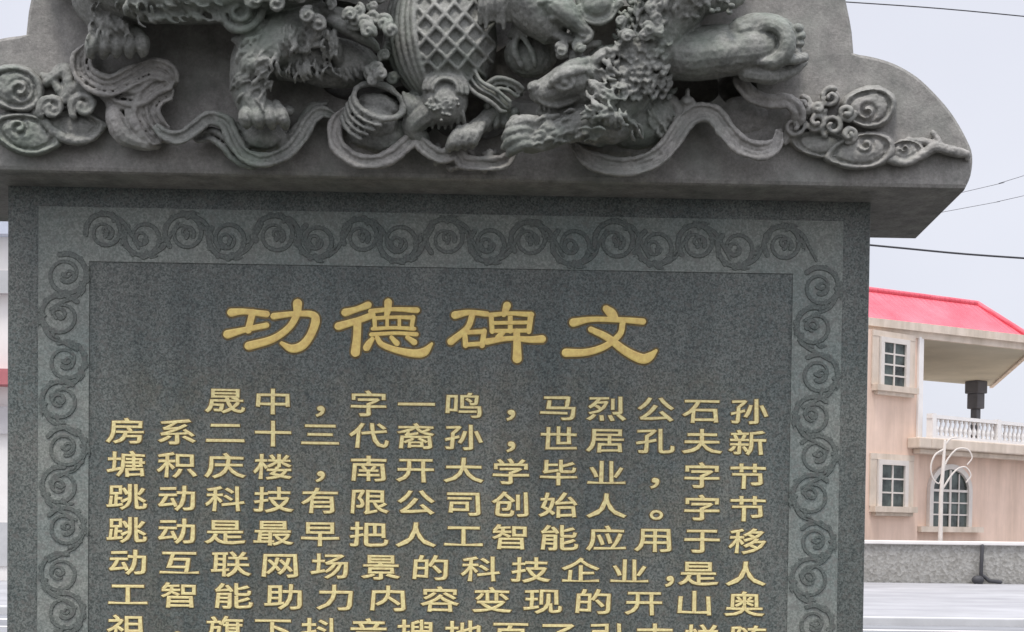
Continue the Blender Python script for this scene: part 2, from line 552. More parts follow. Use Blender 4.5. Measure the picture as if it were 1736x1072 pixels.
# scrollwork: vine of curls running round the border
mb = MB()
_lvl = [0]


def yl():
    _lvl[0] = (_lvl[0] + 1) % 9
    return yb - .0011 - .00005 * _lvl[0]


def curl(cx, cz, r, a0, turns, sgn, w0):
    t = np.linspace(0, 1, 34)
    rr = r * (1 - .74 * t ** 1.5)
    an = a0 + sgn * 2 * math.pi * turns * t
    P = np.column_stack([cx + rr * np.cos(an), cz + rr * np.sin(an)])
    strokes(mb, P, w0 * (1 - .55 * t), yl())


def vine(p0, p1, n, half):
    """n curls from p0 to p1 alternating to either side of the run."""
    p0 = np.array(p0); p1 = np.array(p1)
    d = (p1 - p0) / n; L = np.linalg.norm(d); u = d / L; v = np.array((-u[1], u[0]))
    base = math.atan2(u[1], u[0])
    for i in range(n):
        s = 1 if i % 2 == 0 else -1
        j = rng.uniform(-.14, .14, 4)
        c = p0 + d * (i + .5) + v * (s * half * .10) + u * L * j[0] * .5
        r = half * (.79 + j[1] * .4)
        a0 = base + math.pi + s * (.55 + j[3] * 3)
        curl(c[0], c[1], r, a0, 1.6 + j[2], -s, half * .23)
        curl(c[0] + half * .06 * s, c[1], r * .36, a0 + 2.0, .8, s, half * .2)
        # stalk from this curl's back into the next one
        q = [c + v * s * r * .98 + u * r * .1, c + v * s * r * .55 + u * r * .95, c - v * s * r * .1 + u * L * .62, c - v * s * half * .62 + u * L * .80]
        t = cr(q, .004)
        strokes(mb, t, np.linspace(half * .22, half * .13, len(t)), yl())
        for k in range(7):                           # scalloped back of the curl
            aa = a0 - s * (.5 + k * .55)
            e = np.array((math.cos(aa), math.sin(aa))); f = np.array((-e[1], e[0]))
            strokes(mb, np.array([c + e * r * 1.05 - f * half * .035, c + e * r * 1.07 + f * half * .035]), half * .13, yl())
        # leaf tips
        for (aa, ll) in ((a0 - s * 2.4, .16), (a0 - s * 3.5, .12)):
            e = np.array((math.cos(aa), math.sin(aa)))
            f = np.array((-e[1], e[0])) * -s
            t = cr([c + e * r * .8, c + e * r * 1.08 + f * r * .16, c + e * r * (1.0 + ll * .5) + f * r * .5], .003)
            strokes(mb, t, np.linspace(half * .2, half * .06, len(t)), yl())
        # heart of the curl
        q = c + np.array((half * .05, 0))
        t = cr([q - v * half * .16, q + u * half * .08, q + v * half * .12], .002)
        strokes(mb, t, np.linspace(half * .2, half * .08, len(t)), yl())


bh = (i_l - o_l) / 2
zc = (o_t + i_t) / 2
pitch = .0585
nv = int((zc - .018 - bh * .6 - zb) / pitch)
vine((o_l + bh, zc - bh * .75), (o_l + bh, zc - bh * .75 - nv * pitch), nv, bh)
vine((o_r - bh, zc - bh * .75), (o_r - bh, zc - bh * .75 - nv * pitch), nv, bh)
vine((i_l - bh * .35, zc), (i_r + bh * .35, zc), 17, bh)
mb.build('scrollwork', M_SCROLL, shaft)

# title: four large clerical-script characters, brush strokes in enlarged-crop units ---------
def tz(q): return [(360 + x / 2.2256, 480 + y / 2.2256) for x, y in q]


TITLE = {
    'gong': [([(72, 112), (120, 108), (205, 118)], (25, 18, 20)), ([(152, 112), (144, 145), (136, 178)], (22, 20, 22)), ([(58, 194), (120, 178), (205, 160)], (26, 18, 17)),
             ([(232, 126), (300, 118), (372, 118), (390, 140), (372, 195), (340, 236), (300, 248), (262, 228)], (20, 17, 20, 26, 24, 26, 24, 12)),
             ([(322, 78), (318, 120), (290, 168), (228, 212), (138, 238)], (28, 22, 20, 22, 26))],
    'de': [([(588, 84), (545, 100), (502, 112)], (22, 18, 24)), ([(604, 122), (550, 142), (476, 164)], (20, 20, 24)), ([(548, 148), (546, 205), (540, 262)], (24, 24, 28)),
           ([(598, 108), (680, 100), (772, 104)], (16, 13, 18)), ([(664, 74), (662, 104), (656, 130)], (24, 20, 14)),
           ([(612, 134), (690, 130), (758, 132)], (13, 11, 14)), ([(612, 134), (614, 172)], (14, 12)), ([(758, 130), (752, 172)], (14, 13)), ([(660, 132), (660, 170)], (11, 11)), ([(706, 132), (706, 170)], (11, 11)),
           ([(606, 174), (690, 170), (762, 174)], (12, 11, 13)), ([(600, 195), (690, 190), (770, 194)], (13, 11, 14)),
           ([(604, 212), (592, 228), (582, 244)], (14, 20, 22)), ([(622, 208), (640, 232), (690, 252), (760, 266), (800, 260), (828, 230)], (15, 17, 19, 24, 26, 9)),
           ([(676, 206), (696, 228)], (13, 18)), ([(736, 206), (762, 224)], (13, 19))],
    'bei': [([(916, 122), (970, 112), (1036, 118)], (24, 17, 17)), ([(982, 118), (962, 170), (900, 222)], (19, 18, 22)), ([(952, 186), (956, 236)], (15, 17)), ([(952, 188), (1026, 184)], (14, 15)),
            ([(1026, 182), (1018, 236)], (16, 17)), ([(956, 234), (1018, 230)], (14, 14)), ([(1112, 86), (1100, 120)], (24, 16)),
            ([(1048, 122), (1120, 116), (1204, 120)], (15, 13, 17)), ([(1052, 122), (1056, 184)], (15, 15)), ([(1202, 120), (1194, 184)], (18, 16)), ([(1054, 152), (1196, 150)], (12, 12)),
            ([(1124, 118), (1124, 182)], (15, 15)), ([(1054, 182), (1196, 180)], (13, 13)), ([(1100, 184), (1078, 206)], (14, 18)),
            ([(1034, 222), (1120, 210), (1200, 214), (1244, 212)], (20, 15, 20, 24)), ([(1148, 184), (1150, 240), (1150, 286)], (20, 24, 28))],
    'wen': [([(1486, 98), (1506, 116), (1520, 136)], (22, 30, 22)), ([(1362, 150), (1430, 138), (1540, 140), (1624, 146)], (26, 17, 17, 20)),
            ([(1548, 152), (1536, 196), (1480, 240), (1410, 262), (1334, 264)], (18, 18, 20, 22, 26)), ([(1428, 176), (1490, 206), (1560, 258), (1620, 286), (1650, 278), (1674, 256)], (18, 22, 26, 30, 26, 10))],
}
YT = D_SHAFT - .0012
mb = MB(); mb2 = MB(); lv = 0
for ch, sts in TITLE.items():
    for q, w in sts:
        pq = tz(q)
        pz = P2([a for a, _ in pq], [b for _, b in pq], D_SHAFT)
        row = np.column_stack([pz[:, 0], pz[:, 2], np.zeros(len(q)), np.array(w) / 2.2256 * K * 1.30])
        c = cr(row, .0025)
        strokes(mb, c[:, :2], c[:, 3], YT - .00006 * (lv % 16), .0006)
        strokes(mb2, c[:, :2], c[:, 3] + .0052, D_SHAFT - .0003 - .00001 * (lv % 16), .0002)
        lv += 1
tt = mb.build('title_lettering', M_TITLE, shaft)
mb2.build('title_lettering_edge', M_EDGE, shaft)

# body text -------------------------------------------------------------
fc = bpy.data.curves.new('glyph_source', 'FONT')
fc.resolution_u = 3
fo = bpy.data.objects.new('glyph_source', fc)
COL.objects.link(fo)
_gl = {}


def glyph(ch):
    if ch not in _gl:
        fc.body = ch
        bpy.context.view_layer.update()
        dg = bpy.context.evaluated_depsgraph_get()
        me = bpy.data.meshes.new_from_object(fo.evaluated_get(dg))
        v = np.array([(w.co.x, w.co.y) for w in me.vertices]); f = [tuple(p.vertices) for p in me.polygons]
        # outline edges for the side walls
        cnt = {}
        for p in f:
            for a, b in zip(p, p[1:] + p[:1]):
                cnt[(a, b)] = cnt.get((a, b), 0) + 1
        rim = [e for e in cnt if (e[1], e[0]) not in cnt]
        nr = np.zeros_like(v)                     # outward normals on the outline
        for a, b in rim:
            e = v[b] - v[a]; e = np.array((e[1], -e[0])) / (np.linalg.norm(e) + 1e-9)
            nr[a] += e; nr[b] += e
        nr /= np.maximum(np.linalg.norm(nr, axis=1), .6)[:, None]
        bpy.data.meshes.remove(me)
        _gl[ch] = (v, f, rim, nr)
    return _gl[ch]


X13 = [215, 300, 382, 463, 543, 625, 705, 786, 866, 947, 1028, 1110, 1190, 1268]
LINES = [
    ([(382, '晟'), (463, '中'), (543, '，'), (625, '字'), (706, '一'), (786, '鸣'), (866, '，'), (947, '马'), (1028, '烈'), (1111, '公'), (1190, '石'), (1270, '孙')], (676, 698)),
    (list(zip(X13, '房系二十三代裔孙，世居孔夫新')), (731, 751)),
    (list(zip(X13, '塘积庆楼，南开大学毕业，字节')), (787, 808)),
    (list(zip(X13, '跳动科技有限公司创始人。字节')), (843, 863)),
    (list(zip(X13, '跳动是最早把人工智能应用于移')), (899, 918)),
    ([(217, '动'), (304, '互'), (391, '联'), (475, '网'), (560, '场'), (646, '景'), (730, '的'), (815, '科'), (899, '技'), (984, '企'), (1067, '业'), (1135, '，'), (1184, '是'), (1264, '人')], (953, 974)),
    ([(217, '工'), (305, '智'), (395, '能'), (482, '助'), (570, '力'), (658, '内'), (746, '容'), (834, '变'), (920, '现'), (1006, '的'), (1092, '开'), (1177, '山'), (1262, '奥')], (1008, 1025)),
    (list(zip(X13, '祖，旗下抖音搜地百了引古悦随')), (1064, 1082)),
]
for chars, (ya, yz) in LINES:
    mb = MB(); mats = []
    for px, ch in chars:
        py = ya + (yz - ya) * (px - 215) / 1055.0
        v, f, rim, nr = glyph(ch)
        x = v[:, 0] - .5; y = v[:, 1] - .38
        if ch in '，。':
            x = (x + .29) * 1.05 + (0.06 if ch == '。' else -.02); y = y * 1.1 + .02
        else:                                        # clerical-script proportions: broad and low, feet swept outward
            s = np.clip(-y / .45, -1, 1)
            x = x * (1.0 + .10 * np.clip(s, 0, 1))
            y = y + .22 * np.abs(x) ** 2.2 * np.clip(s, 0, 1) - .05 * np.abs(x) * np.clip(-s, 0, 1)
        c = P2(px, py, D_SHAFT)
        W, H = 66 * K * 1.045, 46 * K * 1.045
        X = c[0] + x * W + rng.normal(0, .00012, len(x)); Z = c[2] + y * H + rng.normal(0, .00012, len(x))
        k = len(v)
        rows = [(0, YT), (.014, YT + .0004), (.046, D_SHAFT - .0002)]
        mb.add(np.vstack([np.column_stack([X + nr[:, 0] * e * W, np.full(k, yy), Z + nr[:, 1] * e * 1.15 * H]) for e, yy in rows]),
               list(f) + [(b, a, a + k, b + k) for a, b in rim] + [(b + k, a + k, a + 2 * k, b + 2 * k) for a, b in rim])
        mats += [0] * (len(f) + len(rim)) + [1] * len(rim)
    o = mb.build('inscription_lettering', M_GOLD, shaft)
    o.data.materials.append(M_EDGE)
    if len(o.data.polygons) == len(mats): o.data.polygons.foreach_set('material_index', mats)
    else: print('TEXT FACES DIFFER', len(o.data.polygons), len(mats))
bpy.data.objects.remove(fo)

# ------------------------------------------------------------------ carving on the cap (pixel units, third axis = relief height)
def T(mb, pts, n=10, flat=1.0, step=4.0):
    c = cr(pts, step)
    mb.sweep(c[:, :3], c[:, 3], n, flat)


def offset_path(c, off):
    t = np.gradient(c[:, :2], axis=0); t /= np.linalg.norm(t, axis=1)[:, None] + 1e-9
    q = c.copy(); q[:, 0] += -t[:, 1] * off; q[:, 1] += t[:, 0] * off
    return q


def ribbon(mb, pts, width, n=4, r=None, tilt=0.0, body=True, taper=True):
    """A carved ribbon: n raised cords side by side over a flat band. pts: x, y, height."""
    c = cr([(*p[:3],) for p in pts], 4.0)
    k = len(c)
    tp = np.ones(k)
    if taper:
        m = max(2, int(k * .12)); e = np.linspace(.45, 1, m); tp[:m] *= e; tp[-m:] *= e[::-1]
    gap = width / max(1, n - 1)
    r = r or max(3.4, gap * .40)
    o_ = offset_path(c, 1.0) - c
    for i in range(n):
        s = (i / (n - 1) - .5) if n > 1 else 0
        q = c + o_ * (s * width * tp)[:, None]
        q[:, 2] += tilt * s * 2 + (3 if i in (0, n - 1) else 0)
        mb.sweep(q[:, :3], r * tp * (1.15 if i in (0, n - 1) else .9), 8)
    if body:
        q = c.copy(); q[:, 2] -= r + width * .26
        mb.sweep(q[:, :3], width * .52 * tp, 12, .55)


def spiral(mb, cx, cy, d, r0, r1, turns, a0, sgn, w0, w1, rise=0.0):
    t = np.linspace(0, 1, int(22 * turns) + 8)
    rr = r0 + (r1 - r0) * t ** .9; an = a0 + sgn * 2 * math.pi * turns * t
    P = np.column_stack([cx + rr * np.cos(an), cy + rr * np.sin(an), d + rise * t])
    mb.sweep(P, w0 + (w1 - w0) * t, 8)


def carve(name, mb, mat, parent, voxel=.0013, rough=.0014, label=None):
    mb.f = [q[::-1] for q in mb.f]               # pixel rows run downwards: turn the faces outward again
    o = mb.build(name, mat, parent, True, S)
    rm = o.modifiers.new('remesh', 'REMESH'); rm.mode = 'VOXEL'; rm.voxel_size = voxel; rm.use_smooth_shade = True
    sm = o.modifiers.new('smooth', 'SMOOTH'); sm.factor = .5; sm.iterations = 1
    if rough:
        dp = o.modifiers.new('chisel', 'DISPLACE'); dp.texture = CHISEL; dp.strength = rough; dp.mid_level = .5; dp.texture_coords = 'LOCAL'
        dp = o.modifiers.new('weathering', 'DISPLACE'); dp.texture = WEATHER; dp.strength = rough * 3.2; dp.mid_level = .5; dp.texture_coords = 'LOCAL'
    if label: o['label'] = label
    return o


WEATHER = bpy.data.textures.new('weathering', 'CLOUDS'); WEATHER.noise_scale = .022; WEATHER.noise_depth = 2
CHISEL = bpy.data.textures.new('chisel_marks', 'CLOUDS'); CHISEL.noise_scale = .0055; CHISEL.noise_depth = 3


def cloud_lobe(mb, cx, cy, rx, ry, rot=0.0, eye=None, d=10, sgn=1, a0=None, eye_r=.55, tip=0.0, tip_a=0.0):
    """A carved cloud: a swelling leaf-shaped lobe with a rolled edge and a comma-shaped cut winding into its eye."""
    nr, na = 34, 110
    c_, s_ = math.cos(rot), math.sin(rot)
    rho = np.linspace(0, 1, nr + 1)[1:]
    th = np.arange(na) * 2 * math.pi / na
    Rr, Th = np.meshgrid(rho, th, indexing='ij')
    wob = 1 + .035 * np.sin(3 * Th + cx) + tip * np.exp(-(((Th - tip_a + math.pi) % (2 * math.pi) - math.pi) / .35) ** 2)
    ex, ey = rx * Rr * np.cos(Th) * wob, ry * Rr * np.sin(Th) * wob
    X = cx + ex * c_ - ey * s_; Y = cy + ex * s_ + ey * c_
    m = min(rx, ry)

    def height(X, Y, Rr):
        h = d + 5 - 7 * Rr ** 2 + 5 * np.exp(-((Rr - .86) / .09) ** 2) - 4 * np.exp(-((Rr - .70) / .06) ** 2)
        h = h - 12 * np.clip((Rr - .93) / .07, 0, 1) ** 2
        if eye:
            t = np.linspace(0, 1, 60); q = m * (.52 - .40 * t); an = (a0 if a0 is not None else -.5) + sgn * 2 * math.pi * 1.15 * t
            sx, sy = eye[0] + q * np.cos(an), eye[1] + q * np.sin(an)
            dist = np.sqrt((X[..., None] - sx) ** 2 + (Y[..., None] - sy) ** 2)
            k = dist.argmin(-1); dm = dist.min(-1)
            h = h - (3 + 8 * t[k]) * np.exp(-(dm / (2.6 + 2.6 * t[k])) ** 2)
            h = h + 6 * np.exp(-((X - eye[0]) ** 2 + (Y - eye[1]) ** 2) / (m * .42) ** 2)
        return h
    Z = height(X, Y, Rr)
    z0 = height(np.array([[cx]]), np.array([[cy]]), np.zeros((1, 1)))[0, 0]
    V = [np.array([[cx, cy, z0]]), np.column_stack([X.ravel(), Y.ravel(), Z.ravel()]),
         np.column_stack([X[-1], Y[-1], np.full(na, -10.0)]), np.array([[cx, cy, -10.0]])]
    fs = [(0, 1 + i, 1 + (i + 1) % na) for i in range(na)]
    for r in range(nr):
        fs += [(1 + r * na + i, 1 + (r + 1) * na + i, 1 + (r + 1) * na + (i + 1) % na, 1 + r * na + (i + 1) % na) for i in range(na)]
    L = 1 + (nr + 1) * na
    fs += [(L, 1 + nr * na + (i + 1) % na, 1 + nr * na + i) for i in range(na)]
    mb.add(np.vstack(V), fs)


# clouds, left end
mb = MB()
cloud_lobe(mb, 24, 150, 54, 40, .25, (34, 154), 20, 1, 3.6)
carve('carved_cloud', mb, M_LION, cap)
mb = MB()
cloud_lobe(mb, 42, 226, 60, 36, .25, (32, 217), 18, 1, 3.4, tip=.16, tip_a=.1)
T(mb, [(-30, 205, 10, 8), (-60, 220, 8, 8), (-100, 215, 6, 6), (-135, 235, 4, 4)])
carve('carved_cloud', mb, M_LION, cap)
mb = MB()
cloud_lobe(mb, 118, 214, 58, 30, .05, None, 14, tip=.14, tip_a=-.2)
spiral(mb, 88, 184, 24, 22, 7, 1.2, 2.6, 1, 7, 6, 6); mb.blob((88, 186, 20), (12, 11, 14))
spiral(mb, 142, 180, 24, 24, 7, 1.2, 2.4, 1, 7, 6, 6); mb.blob((142, 183, 20), (13, 12, 14))
T(mb, [(60, 190, 14, 8), (105, 232, 18, 9), (150, 236, 16, 8), (178, 212, 10, 6)])
T(mb, [(80, 140, 8, 10), (108, 118, 12, 12), (118, 150, 14, 12), (108, 172, 16, 10)])
T(mb, [(70, 128, 6, 6), (90, 138, 10, 9), (104, 160, 12, 8)])
T(mb, [(152, 160, 12, 8), (128, 148, 16, 10), (116, 160, 16, 8)])
carve('carved_cloud', mb, M_LION, cap)

# clouds, right end
mb = MB()
cloud_lobe(mb, 1474, 182, 48, 36, -.1, (1470, 188), 18, -1, 2.5)
carve('carved_cloud', mb, M_CAP, cap)
mb = MB()
cloud_lobe(mb, 1462, 256, 60, 32, -.15, (1468, 244), 16, -1, 2.5, tip=.14, tip_a=3.0)
carve('carved_cloud', mb, M_CAP, cap)
mb = MB()
cloud_lobe(mb, 1392, 244, 56, 24, .12, None, 12)
for (x, y, r, s) in ((1346, 214, 19, 1), (1384, 206, 17, -1), (1412, 214, 20, 1), (1408, 166, 17, -1), (1436, 190, 15, 1), (1362, 178, 14, 1), (1388, 184, 12, 1), (1440, 228, 14, -1)):
    spiral(mb, x, y, 20, r, r * .25, 1.3, rng.uniform(0, 6), s, 5.2, 4, 10); mb.blob((x, y, 6), (r * .9, r * .9, 14))
T(mb, [(1330, 240, 12, 9), (1352, 196, 18, 8), (1372, 190, 18, 7)])
carve('carved_cloud', mb, M_CAP, cap)
mb = MB()
cloud_lobe(mb, 1534, 256, 32, 20, -.2, (1534, 250), 10, -1, 2.5, .6)
T(mb, [(1500, 268, 10, 8), (1535, 276, 11, 7), (1562, 264, 10, 8), (1586, 250, 10, 9), (1612, 256, 9, 9), (1638, 262, 6, 7), (1640, 270, 4, 4)])
T(mb, [(1540, 236, 8, 5), (1568, 240, 8, 6), (1592, 244, 8, 6), (1582, 226, 6, 5)])
carve('carved_cloud', mb, M_CAP, cap)

# ribbons
mb = MB()
ribbon(mb, [(152, 76, 24), (138, 104, 28), (150, 132, 32), (186, 146, 34), (226, 128, 36), (258, 116, 38), (284, 124, 36), (296, 142, 30)], 30, 4)
ribbon(mb, [(292, 136, 30), (262, 148, 34), (236, 166, 32), (204, 162, 28), (184, 150, 20)], 22, 3)
ribbon(mb, [(290, 146, 26), (262, 160, 30), (248, 186, 32), (258, 214, 30), (280, 236, 24)], 40, 5)
T(mb, [(190, 176, 18, 12), (196, 206, 26, 17), (214, 232, 26, 17), (246, 244, 22, 12), (268, 248, 14, 8)])
T(mb, [(220, 182, 26, 8), (224, 208, 32, 9), (240, 232, 30, 8)])
T(mb, [(176, 160, 14, 10), (200, 178, 22, 9), (224, 182, 26, 7)])
carve('carved_ribbon', mb, M_CAP, cap)
mb = MB()
ribbon(mb, [(264, 214, 40), (282, 230, 42), (308, 232, 42), (334, 214, 38), (356, 200, 34), (382, 208, 36), (396, 236, 40), (414, 262, 44), (446, 272, 46), (482, 260, 44), (508, 234, 38), (526, 204, 32), (546, 190, 28), (572, 200, 22)], 17, 3, 4.2)
ribbon(mb, [(330, 236, 22), (356, 228, 24), (382, 244, 28), (402, 266, 30), (440, 280, 30)], 14, 2, 5)
mb.blob((446, 236, 10), (60, 36, 26)); mb.blob((446, 228, 34), (38, 26, 14))
ribbon(mb, [(386, 216, 26), (408, 226, 30), (420, 250, 32)], 14, 2)
T(mb, [(480, 250, 34, 8), (504, 216, 30, 7), (524, 184, 24, 6), (552, 176, 20, 5)])
carve('carved_ribbon', mb, M_LION, cap)
mb = MB()
ribbon(mb, [(584, 186, 28), (568, 214, 34), (572, 246, 40), (600, 270, 44), (636, 274, 46), (668, 262, 44), (696, 238, 40), (716, 226, 34)], 17, 3, 4.2)
mb.blob((632, 232, 8), (62, 42, 24))
ribbon(mb, [(706, 232, 40), (726, 254, 44), (750, 266, 46), (774, 258, 46), (786, 274, 44), (812, 278, 44), (850, 276, 42), (872, 262, 36)], 17, 3, 4.2)
for _ in range(26):
    x, y = rng.uniform(740, 838), rng.uniform(252, 286)
    mb.blob((x, y, rng.uniform(20, 40)), (rng.uniform(6, 13), rng.uniform(5, 9), 10), rng.uniform(0, 3))
carve('carved_ribbon', mb, M_CAP, cap)
mb = MB()
ribbon(mb, [(972, 246, 36), (996, 268, 42), (1034, 281, 44), (1070, 282, 46), (1104, 272, 46), (1130, 252, 46), (1148, 226, 44), (1166, 200, 42), (1188, 190, 40), (1212, 196, 40), (1232, 222, 42), (1256, 246, 44), (1288, 256, 44), (1314, 246, 38), (1322, 222, 30)], 25, 4, 4.0)
T(mb, [(1120, 160, 24, 12), (1150, 184, 34, 11), (1146, 214, 40, 9)])
mb.blob((1166, 172, 40), (13, 10, 12)); mb.blob((1166, 158, 40), (5, 9, 6)); mb.blob((1166, 184, 36), (17, 8, 12))
mb.blob((1050, 240, 6), (90, 36, 26))
carve('carved_ribbon', mb, M_CAP, cap)
mb = MB()
ribbon(mb, [(1250, 124, 30), (1262, 148, 34), (1282, 166, 34), (1310, 172, 34), (1336, 172, 32), (1354, 190, 28), (1350, 214, 22)], 13, 2, 6)
mb.blob((1262, 196, -6), (46, 34, 14))
carve('carved_ribbon', mb, M_CAP, cap)

# embroidered ball with lattice, medallion, coil
mb = MB()
BX, BY, BR = 752, 58, 96
BX, BY = 748, 62
mb.blob((BX, BY, 6), (94, 116, 78), -.15, 40, 26)


def on_ball(x, y, lift=0.0):
    c_, s_ = math.cos(.15), math.sin(.15)
    dx, dy = x - BX, y - BY
    ux, uy = (dx * c_ - dy * s_) / 94, (dx * s_ + dy * c_) / 116
    q = np.clip(1 - ux * ux - uy * uy, 0, None)
    return 6 + 78 * np.sqrt(q) + lift, (1 - ux * ux - uy * uy)


for fam in (0, 1):
    ang = R(46) if fam == 0 else R(-52)
    u = np.array((math.cos(ang), math.sin(ang))); v = np.array((-u[1], u[0]))
    for i in range(-6, 7):
        t = np.linspace(-170, 170, 110)
        bow = 1 - .0000 * t
        x = BX + 8 + u[0] * t + v[0] * i * 25; y = BY + u[1] * t + v[1] * i * 25
        d, q = on_ball(x, y, 3.0)
        ok = (q > .05) & (x > BX - 46 + .16 * (y - BY)) & (y < BY + 104)
        idx = np.where(ok)[0]
        if len(idx) > 3:
            mb.sweep(np.column_stack([x, y, d])[idx], 4.2, 8)
# pleated rim to the left of the lattice
for fr in (-.96, -.88, -.79, -.69, -.58, -.47):
    v = np.linspace(-.98, .93, 46)
    ux = fr * np.sqrt(1 - v * v); ex, ey = ux * 94, v * 116
    c_, s_ = math.cos(-.15), math.sin(-.15)
    x = BX + ex * c_ - ey * s_; y = BY + ex * s_ + ey * c_
    d = 6 + 78 * np.sqrt(np.clip(1 - ux * ux - v * v, 0, None)) + 4
    mb.sweep(np.column_stack([x, y, d]), 5.6 if fr < -.5 else 6.5, 8)
# medallion in front
mb.blob((754, 170, 52), (40, 44, 30))
for r in (21, 29, 37):
    a = np.linspace(math.pi * 1.02, math.pi * 2.05, 26)
    mb.sweep(np.column_stack([755 + r * np.cos(a), 153 + r * .95 * np.sin(a), np.full(26, 88 - r * .45)]), 4.0, 8)
for _ in range(40):
    mb.blob((755 + rng.normal(0, 15), 166 + abs(rng.normal(0, 14)), 78), (3.2, 3.2, 5))
for i in range(7):
    T(mb, [(728 + i * 9, 182, 66, 3), (726 + i * 10, 200, 62, 4), (722 + i * 11, 218, 48, 3)])
ribbon(mb, [(792, 118, 58), (808, 146, 62), (838, 164, 62), (862, 186, 54)], 22, 3, 3.6)
ribbon(mb, [(824, 158, 48), (842, 142, 54), (866, 146, 50), (884, 160, 42)], 18, 3, 3.4)
for _ in range(9):
    mb.blob((rng.uniform(812, 872), rng.uniform(176, 214), rng.uniform(30, 44)), (rng.uniform(8, 15), rng.uniform(7, 11), 12), rng.uniform(0, 3))
T(mb, [(726, 190, 50, 22), (700, 214, 40, 20), (716, 236, 30, 14)])
# curled tassel beside the ball
for i in range(4):
    T(mb, [(684 + i * 8, 158 + i * 2, 50, 4), (690 + i * 8, 176, 56, 5.5), (694 + i * 7, 204, 50, 4)])
mb.blob((700, 184, 38), (20, 30, 16))
carve('embroidered_ball', mb, M_LION, cap, .0013, .0006)

mb = MB()
a = np.linspace(0, 2 * math.pi, 50)
c_, s_ = math.cos(.36), math.sin(.36)


def ell(cx, cy, rx, ry, d0, tilt, rad, a0=0, a1=2 * math.pi):
    a = np.linspace(a0, a1, 46)
    x, y = rx * np.cos(a), ry * np.sin(a)
    mb.sweep(np.column_stack([cx + x * c_ - y * s_, cy + x * s_ + y * c_, d0 + tilt * np.sin(a)]), rad, 8, cap=(a1 - a0) < 6)


ell(642, 172, 44, 27, 58, 14, 6)
for i in range(1, 5):
    ell(642 - i * 5, 172 + i * 9, 46 - i * .8, 29, 60 - i * 4, 16, 3.7, 1.0 + .14 * i, math.pi - .05 + .03 * i)
mb.blob((634, 204, 34), (44, 28, 30), .28); mb.blob((644, 178, 34), (36, 20, 20), .28)
mb.blob((640, 226, 24), (56, 34, 22), .1)
carve('carved_ribbon', mb, M_LION, cap)


def tuft(mb, x, y, d, r, s=None):
    V = np.vstack(mb.v); q = V[(abs(V[:, 0] - x) < 13) & (abs(V[:, 1] - y) < 13)]
    if len(q): d = max(d, float(q[:, 2].max()) - 2)
    d = min(d, 112)
    s = s or random.choice((-1, 1))
    spiral(mb, x, y, d, r, r * .25, 1.3, random.uniform(0, 6.3), s, r * .33, r * .24, r * .5)
    mb.blob((x, y, d - r * .3), (r * .8, r * .8, r * .7))


def paw(mb, x, y, d, w, n=4, drop=26, lean=0.0):
    for i in range(n):
        u = i / (n - 1) - .5
        r = w / n * .62
        T(mb, [(x + u * w * .7, y - drop * .8, d - 8, r * 1.05), (x + u * w, y - drop * .15, d + 8, r * 1.25), (x + u * w * 1.05 + lean, y + drop * .45, d + 4, r * 1.05), (x + u * w * 1.05 + lean * 1.4, y + drop * .75, d - 6, r * .6)], 9)


def fur(mb, x0, x1, y0, y1, n, ang, ln, lo=20, seed=3):
    """short combed hair laid on whatever stands highest there"""
    V = np.vstack(mb.v); g = np.random.default_rng(seed)

    def tp(x, y):
        q = V[(abs(V[:, 0] - x) < 9) & (abs(V[:, 1] - y) < 9)]
        return float(q[:, 2].max()) if len(q) else -99
    for _ in range(n):
        x, y = g.uniform(x0, x1), g.uniform(y0, y1)
        a = ang(x, y) if callable(ang) else ang
        a += g.normal(0, .25); L = ln * g.uniform(.7, 1.3)
        P = [(x + math.cos(a) * L * t - math.sin(a) * L * .18 * math.sin(3 * t), y + math.sin(a) * L * t + math.cos(a) * L * .18 * math.sin(3 * t)) for t in (0, .5, 1)]
        h = [tp(*p) for p in P]
        if min(h) < lo or max(h) - min(h) > 16: continue
        T(mb, [(*P[0], h[0] - 2, 2.2), (*P[1], h[1] - .2, 3.3), (*P[2], h[2] - 2, 1.8)], 6)


# left lion ------------------------------------------------------------
mb = MB()
T(mb, [(120, -70, 26, 60), (210, -44, 44, 78), (300, -38, 48, 80), (400, -40, 44, 78), (500, -70, 46, 84), (560, -110, 46, 70)], 22)
mb.blob((600, -150, 50), (80, 76, 66), 0, 26, 18)          # head, above
T(mb, [(170, -60, 46, 46), (150, -16, 48, 34), (168, 22, 46, 30), (196, 48, 50, 30)], 14)
paw(mb, 198, 74, 56, 84, 5, 28)
mb.blob((200, 60, 46), (46, 24, 26))
for i in range(7):
    T(mb, [(150 + i * 4, -20 + i * 3, 64, 4), (142 + i * 5, 10 + i * 3, 66, 5), (150 + i * 6, 36 + i * 2, 60, 3)])
# shoulder and foreleg
mb.blob((488, 82, 36), (92, 56, 44), .12, 30, 20)
T(mb, [(520, 40, 30, 52), (470, 66, 50, 52), (432, 98, 58, 40), (418, 136, 56, 30), (424, 168, 58, 27), (438, 188, 60, 24)], 18)
paw(mb, 446, 198, 70, 62, 4, 24, 4)
mb.blob((486, 188, 40), (14, 10, 16))
mb.blob((560, 106, 22), (84, 44, 34), .1, 26, 16)
T(mb, [(548, 62, 60, 20), (566, 84, 62, 16), (572, 104, 52, 12)])
spiral(mb, 532, 56, 82, 22, 6, 1.4, 1.0, 1, 6, 4, 6)
for i in range(9):
    mb.blob((404 + 4 * math.sin(i), 70 + i * 11, 74 - i), (9, 8, 10))
_V = np.vstack(mb.v)


def top(x, y, r=9):
    q = _V[(abs(_V[:, 0] - x) < r) & (abs(_V[:, 1] - y) < r)]
    return float(q[:, 2].max()) if len(q) else 30.0


